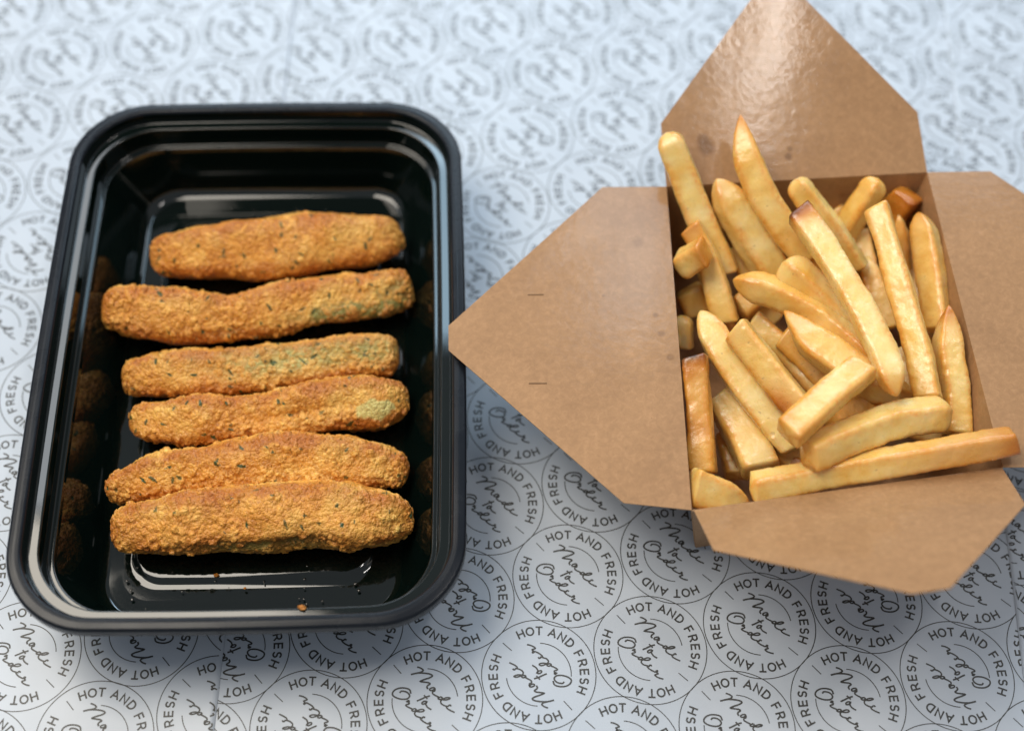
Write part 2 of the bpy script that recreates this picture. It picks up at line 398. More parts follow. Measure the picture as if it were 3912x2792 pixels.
STICK_PATHS = {
 'S1': [[-147.2, 37.1, 13.6, 8.2], [-126.3, 38.9, 14.9, 11.3], [-99.3, 41.6, 15.5, 12.7], [-81.5, 45.1, 15.4, 12.6], [-54.5, 49.8, 14.0, 9.2], [-47.8, 53.0, 12.5, 5.5]],
 'S2': [[-160.6, 7.6, 20.0, 6.8], [-148.4, 9.0, 16.8, 11.0], [-127.4, 8.1, 14.6, 11.5], [-109.9, 8.8, 13.7, 9.2], [-92.7, 13.6, 14.0, 10.0], [-68.4, 20.0, 13.9, 9.8], [-50.8, 23.3, 13.5, 9.0], [-41.2, 27.1, 12.4, 6.3]],
 'S3': [[-149.5, -18.8, 11.7, 6.9], [-127.7, -16.4, 12.6, 9.0], [-100.2, -13.8, 12.7, 9.4], [-76.3, -9.3, 12.7, 9.4], [-59.1, -6.5, 12.6, 9.1], [-44.1, -4.3, 11.7, 7.0]],
 'S4': [[-143.8, -37.6, 12.1, 6.0], [-124.4, -37.6, 13.6, 9.3], [-104.2, -36.3, 13.7, 9.5], [-84.1, -33.1, 13.5, 9.2], [-67.4, -28.7, 14.0, 10.3], [-52.2, -26.6, 14.1, 10.6], [-39.4, -22.4, 11.7, 5.2]],
 'S5': [[-147.1, -68.2, 11.5, 4.0], [-132.5, -62.4, 13.3, 8.0], [-112.9, -58.9, 14.2, 10.0], [-88.3, -55.1, 14.5, 10.7], [-68.4, -53.6, 14.5, 10.7], [-50.1, -54.0, 14.0, 9.7], [-37.1, -56.1, 11.9, 5.0]],
 'S6': [[-141.9, -83.7, 14.2, 6.5], [-117.5, -81.5, 16.5, 11.3], [-91.8, -78.2, 17.2, 13.0], [-69.4, -75.4, 16.9, 12.4], [-53.0, -76.4, 16.6, 11.7], [-40.1, -76.0, 15.0, 8.2], [-34.6, -74.1, 13.2, 4.3]],
}
SCRIPT = [
 (0.026, [(-0.158, 0.593), (-0.102, 0.574), (-0.059, 0.537), (-0.097, 0.503), (-0.175, 0.482), (-0.26, 0.458)]),
 (0.027, [(-0.26, 0.458), (-0.162, 0.484), (-0.045, 0.487), (0.06, 0.473), (0.107, 0.441), (0.058, 0.404), (-0.034, 0.37), (-0.097, 0.337), (-0.035, 0.326), (0.043, 0.317), (0.072, 0.295), (0.036, 0.266), (0.022, 0.238), (0.035, 0.212)]),
 (0.025, [(0.165, 0.204), (0.149, 0.228), (0.11, 0.226), (0.073, 0.204), (0.082, 0.18), (0.122, 0.182), (0.156, 0.204), (0.161, 0.173), (0.128, 0.158), (0.127, 0.126), (0.16, 0.1), (0.199, 0.081), (0.225, 0.068)]),
 (0.025, [(0.225, 0.068), (0.231, 0.033), (0.27, 0.024), (0.301, 0.046), (0.272, 0.068), (0.231, 0.051)]),
 (0.025, [(0.297, 0.022), (0.356, 0.017), (0.416, 0.033), (0.433, 0.051), (0.397, 0.06), (0.344, 0.048), (0.297, 0.022), (0.273, -0.013), (0.288, -0.051), (0.327, -0.077), (0.366, -0.092), (0.406, -0.094), (0.42, -0.077), (0.443, -0.073), (0.452, -0.086)]),
 (0.025, [(0.376, -0.099), (0.392, -0.133), (0.443, -0.165), (0.515, -0.197)]),
 (0.027, [(-0.13, -0.011), (-0.066, 0.019), (0.0, 0.053), (0.073, 0.079)]),
 (0.024, [(-0.016, 0.086), (0.014, 0.06), (0.036, 0.033)]),
 (0.025, [(0.035, -0.029), (0.019, -0.016), (-0.014, -0.017), (-0.048, -0.042), (-0.042, -0.066), (-0.002, -0.061), (0.032, -0.032), (0.018, -0.064), (0.043, -0.111), (0.076, -0.137), (0.111, -0.157)]),
 (0.026, [(-0.439, 0.129), (-0.419, 0.151), (-0.373, 0.152), (-0.32, 0.137), (-0.281, 0.1), (-0.271, 0.059), (-0.308, 0.02), (-0.368, 0.009), (-0.44, 0.015), (-0.513, 0.04), (-0.562, 0.076), (-0.565, 0.125), (-0.525, 0.175), (-0.458, 0.205), (-0.385, 0.211), (-0.312, 0.2), (-0.27, 0.174), (-0.253, 0.122)]),
 (0.025, [(-0.315, -0.032), (-0.289, -0.01), (-0.272, -0.02), (-0.292, -0.035), (-0.269, -0.051), (-0.276, -0.072), (-0.316, -0.084), (-0.323, -0.101), (-0.284, -0.127), (-0.231, -0.149), (-0.212, -0.159)]),
 (0.025, [(-0.212, -0.159), (-0.215, -0.183), (-0.186, -0.197), (-0.15, -0.184), (-0.143, -0.163), (-0.172, -0.152), (-0.205, -0.165)]),
 (0.025, [(-0.14, -0.197), (-0.074, -0.205), (-0.022, -0.196), (-0.005, -0.175), (-0.041, -0.159), (-0.093, -0.172), (-0.14, -0.197), (-0.163, -0.225), (-0.161, -0.253), (-0.128, -0.285), (-0.076, -0.301), (-0.03, -0.313), (-0.02, -0.295), (-0.0, -0.291), (0.012, -0.304)]),
 (0.025, [(-0.066, -0.31), (-0.044, -0.344), (0.008, -0.382), (0.073, -0.411), (0.089, -0.4), (0.106, -0.386), (0.119, -0.395), (0.105, -0.42), (0.124, -0.443), (0.078, -0.461), (0.071, -0.475), (0.103, -0.501), (0.155, -0.523), (0.207, -0.534)]),
]
# ------------------------------------------------------------------ printed paper
def undul(x, y):
    """gentle waviness of the sheets, metres, always <= 0"""
    return (-0.00035 + 0.00016 * np.sin(x * 62 + 1.3 + 9 * y) + 0.00012 * np.sin(y * 74 - 0.6 - 21 * x)
            + 0.00007 * np.sin((x + y) * 130 + 2.0)
            + 0.00030 * np.exp(-((y - 0.0305 + 0.02 * (x + 0.2)) / 0.0035) ** 2)
            + 0.00022 * np.exp(-((y + 0.118 - 0.05 * x) / 0.005) ** 2) - 0.0002)


def sheet(name, poly, z, label):
    """poly: 4 corners ccw (x0y0, x1y0, x1y1, x0y1) in metres"""
    nx, ny = 150, 200
    a, b, c, d = [np.array(p, float) for p in poly]
    V, Fc = [], []
    for k, dz in ((0, 0.0), (1, -0.00008)):
        for j in range(ny + 1):
            for i in range(nx + 1):
                u, v = i / nx, j / ny
                p = (a * (1 - u) + b * u) * (1 - v) + (d * (1 - u) + c * u) * v
                V.append((p[0], p[1], undul(p[0], p[1]) + z + dz))
    n1 = (nx + 1) * (ny + 1)
    for j in range(ny):
        for i in range(nx):
            q = j * (nx + 1) + i
            Fc.append((q, q + 1, q + nx + 2, q + nx + 1))
    # underside and edges as one coarse skirt
    ring = [i for i in range(nx + 1)] + [j * (nx + 1) + nx for j in range(1, ny + 1)] \
        + [ny * (nx + 1) + i for i in range(nx - 1, -1, -1)] + [j * (nx + 1) for j in range(ny - 1, 0, -1)]
    for p, q in zip(ring, ring[1:] + ring[:1]):
        Fc.append((p, p + n1, q + n1, q))
    used = sorted({v for f in Fc for v in f})
    re = {v: k for k, v in enumerate(used)}
    o = mesh_obj(name, [V[v] for v in used], [tuple(re[v] for v in f) for f in Fc], M_PAPER, smooth=True)
    return tag(o, label, 'paper', 'printed sheets laid side by side under the food')


SEAM_L = [(-0.0985, -0.1475), (-0.1055, 0.1422)]
SEAM_R = [(0.1864, -0.1042), (0.1959, 0.1725)]


def seam_x(s, y):
    (x0, y0), (x1, y1) = s
    return x0 + (x1 - x0) * (y - y0) / (y1 - y0)


Y0, Y1 = -0.26, 0.36
paper_mid = sheet('printed_paper', [(-0.16, Y0), (0.26, Y0), (0.26, Y1), (-0.16, Y1)], 0.0,
                  'white food paper printed with round stamps, middle sheet under both containers')
paper_left = sheet('printed_paper', [(-0.42, Y0), (seam_x(SEAM_L, Y0), Y0), (seam_x(SEAM_L, Y1), Y1), (-0.42, Y1)], 0.00022,
                   'white food paper printed with round stamps, sheet along the left edge under the black tray')
paper_right = sheet('printed_paper', [(seam_x(SEAM_R, Y0), Y0), (0.42, Y0), (0.42, Y1), (seam_x(SEAM_R, Y1), Y1)], 0.00022,
                    'white food paper printed with round stamps, narrow strip along the right edge')

SR = 20.25 * MM      # stamp radius


def catmull(pts, k=5):
    P = [np.array(p, float) for p in pts]
    P = [2 * P[0] - P[1]] + P + [2 * P[-1] - P[-2]]
    out = []
    for i in range(1, len(P) - 2):
        for s in range(k):
            t = s / k
            a, b, c, d = P[i - 1], P[i], P[i + 1], P[i + 2]
            out.append(0.5 * ((2 * b) + (c - a) * t + (2 * a - 5 * b + 4 * c - d) * t * t + (3 * b - a - 3 * c + d) * t ** 3))
    out.append(P[-2])
    return out


def stamp_strokes():
    S = []     # (width, points) in units of the stamp radius
    S.append((0.0165, [(math.cos(a), math.sin(a)) for a in np.linspace(0, 2 * math.pi, 97)]))
    for a0, a1 in ((88, 9), (268, 178)):
        S.append((0.0165, [(0.568 * math.cos(R(a)), 0.568 * math.sin(R(a))) for a in np.linspace(a0, a1, 26)]))
    for a in (133.2, -46.8 + 6):
        S.append((0.0165, [(r * math.cos(R(a)), r * math.sin(R(a))) for r in (0.645, 0.847)]))
    h, w = 0.070, 0.052
    arc = lambda cx, cy, rx, ry, a0, a1, n=12: [(cx + rx * math.cos(R(a)), cy + ry * math.sin(R(a))) for a in np.linspace(a0, a1, n)]
    G = {
        'H': [[(-w, -h), (-w, h)], [(w, -h), (w, h)], [(-w, 0), (w, 0)]],
        'O': [arc(0, 0, 0.064, h, 0, 360, 25)],
        'T': [[(-w, h), (w, h)], [(0, -h), (0, h)]],
        'A': [[(-0.062, -h), (0, h), (0.062, -h)], [(-0.040, -0.024), (0.040, -0.024)]],
        'N': [[(-w, -h), (-w, h), (w, -h), (w, h)]],
        'D': [[(-0.050, -h), (-0.050, h)] + arc(-0.008, 0, 0.066, h, 90, -90, 14) + [(-0.050, -h)]],
        'F': [[(-0.040, -h), (-0.040, h), (0.042, h)], [(-0.040, 0.0), (0.034, 0.0)]],
        'R': [[(-0.045, -h), (-0.045, h)] + arc(0.006, 0.030, 0.042, 0.040, 90, -90, 9) + [(-0.045, -0.010)], [(0.006, -0.010), (0.050, -h)]],
        'E': [[(0.044, h), (-0.042, h), (-0.042, -h), (0.044, -h)], [(-0.042, 0.0), (0.036, 0.0)]],
        'S': [arc(0, 0.034, 0.042, 0.036, 40, 250, 11) + arc(0, -0.034, 0.044, 0.036, 70, -140, 11)],
    }
    lay = [('H', 114.5), ('O', 102.2), ('T', 90.5), ('A', 73.0), ('N', 60.0), ('D', 47.4), ('F', 29.4), ('R', 16.8), ('E', 4.6), ('S', -7.3), ('H', -19.6)]
    for flip in (0, 180):
        for ch, a in lay:
            a = R(a + flip)
            for st in G[ch]:
                pts = []
                for (x, y) in st:
                    r = 0.800 + y
                    pts.append((r * math.cos(a) + x * math.sin(a), r * math.sin(a) - x * math.cos(a)))
                S.append((0.031, pts))
    for w_, pts in SCRIPT:
        S.append((w_ * 1.14, catmull(pts)))
    return S


def ribbons(S):
    V, Fc = [], []
    for k, (w, pts) in enumerate(S):
        P = np.array(pts, float)
        closed = np.hypot(*(P[0] - P[-1])) < 1e-6
        T = np.gradient(P, axis=0) if len(P) > 2 else np.repeat((P[1] - P[0])[None], 2, 0)
        D = np.diff(P, axis=0)
        D = D / (np.linalg.norm(D, axis=1)[:, None] + 1e-12)
        Nn = []
        for i in range(len(P)):
            d0 = D[i - 1] if i > 0 else (D[-1] if closed else D[0])
            d1 = D[i] if i < len(D) else (D[0] if closed else D[-1])
            n0, n1 = np.array([-d0[1], d0[0]]), np.array([-d1[1], d1[0]])
            m = n0 + n1
            m = m / (np.linalg.norm(m) + 1e-9)
            Nn.append(m / max(0.45, m @ n1))
        Nn = np.array(Nn)
        if not closed:                      # small extension as a pen end
            P[0] -= D[0] * w * 0.35
            P[-1] += D[-1] * w * 0.35
        b = len(V)
        zz = 0.0000015 * (k % 7)
        for p, n in zip(P, Nn):
            V.append((*(p + n * w / 2), zz))
            V.append((*(p - n * w / 2), zz))
        for i in range(len(P) - 1):
            q = b + 2 * i
            Fc.append((q, q + 1, q + 3, q + 2))
    return np.array(V), Fc


STAMP_V, STAMP_F = ribbons(stamp_strokes())


def add_stamp(sheet_obj, cx, cy, zoff, flip, rot, clip=None):
    c, s = math.cos(rot + (math.pi if flip else 0)), math.sin(rot + (math.pi if flip else 0))
    X = cx + SR * (c * STAMP_V[:, 0] - s * STAMP_V[:, 1])
    Y = cy + SR * (s * STAMP_V[:, 0] + c * STAMP_V[:, 1])
    Z = undul(X, Y) + zoff + 0.00004 + STAMP_V[:, 2]
    V = np.stack([X, Y, Z], 1)
    faces = STAMP_F
    if clip is not None:
        seam, side = clip
        ok = (X - seam_x(seam, Y)) * side > 0.0003
        faces = [f for f in faces if all(ok[v] for v in f)]
        if not faces: return
        used = sorted({v for f in faces for v in f})
        re = {v: k for k, v in enumerate(used)}
        V = V[used]
        faces = [tuple(re[v] for v in f) for f in faces]
    mesh_obj('printed_stamp', V, faces, M_INK, sheet_obj)


def in_frame(x, y, m=0.034):
    # ground seen by the camera, plus a margin for a step to the side
    hw = 0.183 + (y + 0.15) * 0.165 + m
    return -0.165 - m < y < 0.215 + m and -hw - 0.01 < x < hw


def covered(x, y):
    # standing right under the tray or the box
    a = R(3.3)
    dx, dy = x + 0.096, y + 0.0165
    u, v = dx * math.cos(a) + dy * math.sin(a), -dx * math.sin(a) + dy * math.cos(a)
    if abs(u) < 0.050 and abs(v) < 0.086: return True
    return 0.085 < x < 0.145 and -0.055 < y < 0.035


rs = random.Random(4)
FLIPS = {(-1, 1): 1, (2, 1): 1, (2, 2): 1, (-1, 0): 1, (4, -6): 1, (4, -5): 1, (0, 0): 0, (0, 1): 0, (1, 0): 0, (1, 1): 0, (1, 2): 0, (3, 1): 0,
         (-2, 0): 0, (-2, 1): 0, (3, -5): 0, (5, -6): 0, (5, -7): 0, (6, -7): 0, (0, -1): 0, (-1, -1): 0, (1, -1): 0, (0, 2): 0}
FLIPS_L = {(0, 0): 0, (1, 0): 1, (1, 1): 1, (0, 1): 0, (4, -7): 0, (5, -7): 0, (5, -8): 0, (6, -8): 1}
for i in range(-16, 20):
    for j in range(-14, 12):
        x, y = (23.22 + 39.71 * i + 29.79 * j) * MM, (-88.74 + 10.77 * i - 27.26 * j) * MM
        if in_frame(x, y) and not covered(x, y) and seam_x(SEAM_L, y) - SR < x < seam_x(SEAM_R, y) + SR:
            add_stamp(paper_mid, x, y, 0.0, FLIPS.get((i, j), rs.random() < 0.3), R(0.4))
        x, y = (-169.44 + 40.30 * i + 30.20 * j) * MM, (-126.49 + 10.62 * i - 28.40 * j) * MM
        if in_frame(x, y) and not covered(x, y) and x < seam_x(SEAM_L, y) + SR:
            add_stamp(paper_left, x, y, 0.00022, FLIPS_L.get((i, j), rs.random() < 0.3), R(0.2), (SEAM_L, -1))
        x, y = (209.8 + 39.7 * i + 29.8 * j) * MM, (151.6 + 10.8 * i - 27.3 * j) * MM
        if in_frame(x, y) and x > seam_x(SEAM_R, y) - SR:
            add_stamp(paper_right, x, y, 0.00022, rs.random() < 0.35, R(1.0), (SEAM_R, 1))

# ------------------------------------------------------------------ black plastic tray
TRAY_C, TRAY_ROT = (-0.0962, -0.0158), R(3.3)
TRAY_HX, TRAY_HY = 77.3, 112.3


def rrect_loop(off, z, nc=14, ns=22):
    # the end walls stand steeper than the long sides
    hx, hy = TRAY_HX - off, TRAY_HY - off + float(np.interp(off, [12.5, 22, 30, 36], [0, 6.0, 5.0, 0]))
    r = max(11.0, 29.0 - 0.62 * off)
    bow = max(0.0, 1.5 - off * 0.03)
    pts = []
    corners = [(hx - r, hy - r, 0), (-hx + r, hy - r, 90), (-hx + r, -hy + r, 180), (hx - r, -hy + r, 270)]
    for k, (cx, cy, a0) in enumerate(corners):
        for s in range(nc + 1):
            a = R(a0 + 90 * s / nc)
            pts.append((cx + r * math.cos(a), cy + r * math.sin(a)))
        nx_, ny_, an = corners[(k + 1) % 4]
        p0 = pts[-1]
        a1 = R(an)
        p1 = (nx_ + r * math.cos(a1), ny_ + r * math.sin(a1))
        for s in range(1, ns):
            t = s / ns
            pts.append((p0[0] + (p1[0] - p0[0]) * t, p0[1] + (p1[1] - p0[1]) * t))
    out = []
    c, s = math.cos(TRAY_ROT), math.sin(TRAY_ROT)
    for (x, y) in pts:
        # slightly bellied sides, as moulded trays have
        x2 = x + math.copysign(bow * max(0, 1 - (y / hy) ** 2), x) * (abs(x) / hx) ** 3
        y2 = y + math.copysign(bow * max(0, 1 - (x / hx) ** 2), y) * (abs(y) / hy) ** 3
        out.append((TRAY_C[0] + (c * x2 - s * y2) * MM, TRAY_C[1] + (s * x2 + c * y2) * MM, z * MM))
    return out


def sweep(name, prof, mat, parent, cap=False):
    loops = [rrect_loop(o, z) for o, z in prof]
    n = len(loops[0])
    V = [p for l in loops for p in l]
    Fc = []
    for k in range(len(loops) - 1):
        for i in range(n):
            a, b = k * n + i, k * n + (i + 1) % n
            Fc.append((a, b, b + n, a + n))
    if cap:
        Fc.append(tuple((len(loops) - 1) * n + i for i in range(n)))
    o = mesh_obj(name, V, Fc, mat, parent, smooth=True)
    if cap: o.data.polygons[len(Fc) - 1].use_smooth = False
    return o


def fillet(pts, rad, n=4):
    """round the inner corners of a polyline"""
    out = [pts[0]]
    for k in range(1, len(pts) - 1):
        p, a, b = np.array(pts[k]), np.array(pts[k - 1]), np.array(pts[k + 1])
        la, lb = np.linalg.norm(a - p), np.linalg.norm(b - p)
        r = min(rad[k] if isinstance(rad, (list, tuple)) else rad, la * 0.45, lb * 0.45)
        s, e = p + (a - p) / la * r, p + (b - p) / lb * r
        if la > r * 2.4: out.append(tuple(s + (a - p) / la * min(0.12, 0.04 * la)))      # keeps the flats truly flat
        for t in np.linspace(0, 1, n + 1):
            out.append(tuple((1 - t) ** 2 * s + 2 * t * (1 - t) * p + t * t * e))
        if lb > r * 2.4: out.append(tuple(e + (b - p) / lb * min(0.12, 0.04 * lb)))
    out.append(pts[-1])
    return out


tray = empty('plastic_food_tray')
tag(tray, 'glossy black rectangular plastic takeaway tray with a stepped rim holding breaded sticks', 'food container')
RIM = fillet([(0.6, 35.2), (0.0, 35.4), (0.0, 39.2), (0.6, 40.0), (2.6, 40.3), (4.4, 40.1), (4.9, 39.2)], 0.5, 4)
LEDGE = fillet([(4.9, 39.2), (5.5, 34.5), (9.1, 34.5), (10.0, 25.9), (11.9, 25.9), (12.5, 24.0)], [0, 0.55, 0.5, 0.5, 0.5, 0], 6)
WALL = fillet([(12.5, 24.0), (22.0, 4.6), (24.2, 2.2), (30.0, 2.0)], [0, 1.6, 1.4, 0], 5)
FLOOR = fillet([(30.0, 2.0), (33.2, 1.9), (34.6, 3.3), (37.0, 3.5), (60.0, 3.5)], [0, .8, .8, .8, 0], 4)
OUTER = [(0.6, 35.2), (1.6, 35.6), (1.8, 38.6), (4.2, 38.9), (5.0, 33.8), (8.5, 33.4), (9.4, 25.0), (11.2, 24.6), (21.0, 3.6), (23.6, 0.6), (32, 0.25), (60, 0.25)]
sweep('rim', RIM, M_RIM, tray)
sweep('stepped_ledge', LEDGE, M_BODY, tray)
sweep('side_wall', WALL, M_BODY, tray)
sweep('base_panel', FLOOR, M_BODY, tray, cap=True)
sweep('outer_wall', OUTER, M_RIM, tray, cap=True)

# ------------------------------------------------------------------ kraft box
box = empty('kraft_takeout_box')
tag(box, 'open brown kraft cardboard takeout box with four pointed flaps, filled with fries', 'takeout box')
TOP = {'TL': (57.5, 53.2, 50), 'TR': (160.0, 64.8, 50), 'BR': (171.3, -64.2, 50), 'BL': (62.7, -84.7, 50)}
BOT = {'TL': (65.0, 45.4, .5), 'TR': (152.2, 55.6, .5), 'BR': (162.4, -57.0, .5), 'BL': (70.6, -76.0, .5)}


def board(name, poly, mat, parent, thick=0.36, div=14, curl=0.0, seed=0, mat_back=None, wob=0.5):
    """a sheet of cardboard: planar polygon (mm) triangulated finely, slightly curled, real thickness"""
    P = [np.array(p, float) for p in poly]
    n = np.zeros(3)
    for a, b in zip(P, P[1:] + P[:1]): n += np.cross(a, b)
    n /= np.linalg.norm(n)
    if n[2] < 0: n = -n
    bm = bmesh.new()
    vs = [bm.verts.new(tuple(p * MM)) for p in P]
    f = bm.faces.new(vs)
    bmesh.ops.triangulate(bm, faces=[f])
    for _ in range(4):
        long_e = [e for e in bm.edges if e.calc_length() > 0.006]
        if not long_e: break
        bmesh.ops.subdivide_edges(bm, edges=long_e, cuts=1)
        bmesh.ops.triangulate(bm, faces=bm.faces[:])
    bm.normal_update()
    h0, h1 = P[0] * MM, P[-1] * MM      # the hinge runs from the last corner to the first
    hd = (h1 - h0) / np.linalg.norm(h1 - h0)
    for v in bm.verts:
        p = np.array(v.co)
        d = p - h0
        away = np.linalg.norm(d - hd * (d @ hd)) / 0.085
        w = curl * away ** 2 * 0.001 + 0.001 * wob * away * float(vnoise(p[None], 0.03, seed)[0])
        v.co = Vector(p + n * w)
    for ff in bm.faces:
        ff.normal_update()
        if ff.normal.dot(Vector(n)) < 0: ff.normal_flip()
    me = bpy.data.meshes.new(name)
    bm.to_mesh(me)
    bm.free()
    me.polygons.foreach_set('use_smooth', [True] * len(me.polygons))
    o = bpy.data.objects.new(name, me)
    COL.objects.link(o)
    o.parent = parent
    me.materials.append(mat)
    me.materials.append(mat_back or mat)
    s = o.modifiers.new('thickness', 'SOLIDIFY')
    s.thickness = thick * MM
    s.offset = -1
    s.material_offset = 1
    s.material_offset_rim = 1
    es = o.modifiers.new('crisp_edges', 'EDGE_SPLIT')
    es.split_angle = R(50)
    return o


for a, b in (('TL', 'BL'), ('BL', 'BR'), ('BR', 'TR'), ('TR', 'TL')):
    w = board('side_wall', [TOP[a], BOT[a], BOT[b], TOP[b]], M_KRAFT_IN, box, mat_back=M_KRAFT_OUT, seed=len(a + b))
board('base', [BOT['BL'], BOT['BR'], BOT['TR'], BOT['TL']], M_KRAFT_IN, box, mat_back=M_KRAFT_OUT)
fl = lambda nm, poly, curl, s: board('flap', poly, M_KRAFT_IN, box, mat_back=M_KRAFT_OUT, curl=curl, seed=s, wob=0.1 if nm == 'l' else 0.5)
flap_left = fl('l', [(62.7, -84.7, 50), (39.7, -81.9, 47.9), (-23.4, -19.8, 41.7), (-24.0, -9.2, 41.7), (32.8, 53.6, 47.8), (57.5, 53.2, 50)], 0.5, 1)
flap_back = fl('b', [(57.5, 53.2, 50), (54.7, 76.0, 60.2), (92.3, 128.5, 81.6), (105.6, 130.1, 81.6), (156.1, 86.7, 59.9), (160.0, 64.8, 50)], 1.2, 2)
flap_front = fl('f', [(63.4, -84.7, 50), (67.0, -106.2, 65.9), (122.9, -128.2, 89.1), (134.7, -126.0, 89.2), (171.0, -85.7, 65.3), (170.9, -64.3, 50)], -1.0, 3)
flap_right = fl('r', [(171.3, -64.2, 50), (196.0, -63.2, 50.2), (252.0, -8.0, 51.5), (253.0, 3.0, 51.6), (184.9, 66.2, 50.2), (160.0, 64.8, 50)], 0.8, 4)
M_SLIT = mat_kraft('kraft_slit_shadow', (0.19, 0.105, 0.05), 0.7, 0.1)
for p0, p1 in (((5.0, 4.0), (10.9, 4.0)), ((6.3, -34.3), (12.7, -34.3))):      # thin strips, coloured dark as the shadow inside the two die cut slits
    zf = lambda x: 50 + (x - 60) * 0.0985 + 0.34
    board('slit', [(p0[0], p0[1] + .26, zf(p0[0])), (p0[0], p0[1] - .26, zf(p0[0])), (p1[0], p1[1] - .26, zf(p1[0])), (p1[0], p1[1] + .26, zf(p1[0]))],
          M_SLIT, flap_left, thick=0.1)
# ------------------------------------------------------------------ french fries
def frames(P):
    T = np.gradient(P, axis=0)
    T /= np.linalg.norm(T, axis=1)[:, None]
    view = np.array([0, -0.30, 0.50])
    U = []
    for p, t in zip(P, T):
        v = view - p
        v = v - t * (v @ t)
        U.append(v / np.linalg.norm(v))
    U = np.array(U)
    return T, U, np.cross(T, U)


def spline(ctrl, n):
    C = catmull(ctrl, 12)
    C = np.array(C)
    s = np.r_[0, np.cumsum(np.linalg.norm(np.diff(C, axis=0), axis=1))]
    s /= s[-1]
    t = np.linspace(0, 1, n)
    return np.stack([np.interp(t, s, C[:, k]) for k in range(C.shape[1])], 1), t


def end_profile(d, kind, r):
    """radius factor at distance d from an end; kinds: cut, round, point"""
    if kind == 'cut': k, p = 0.28 * r, 2.6
    elif kind == 'round': k, p = 1.0 * r, 2.0
    elif kind == 'point': k, p = 3.4 * r, 1.35
    else: k, p = 1.9 * r, 1.5
    x = np.clip(d / k, 0, 1)
    return (1 - (1 - x) ** p) ** (1 / p)


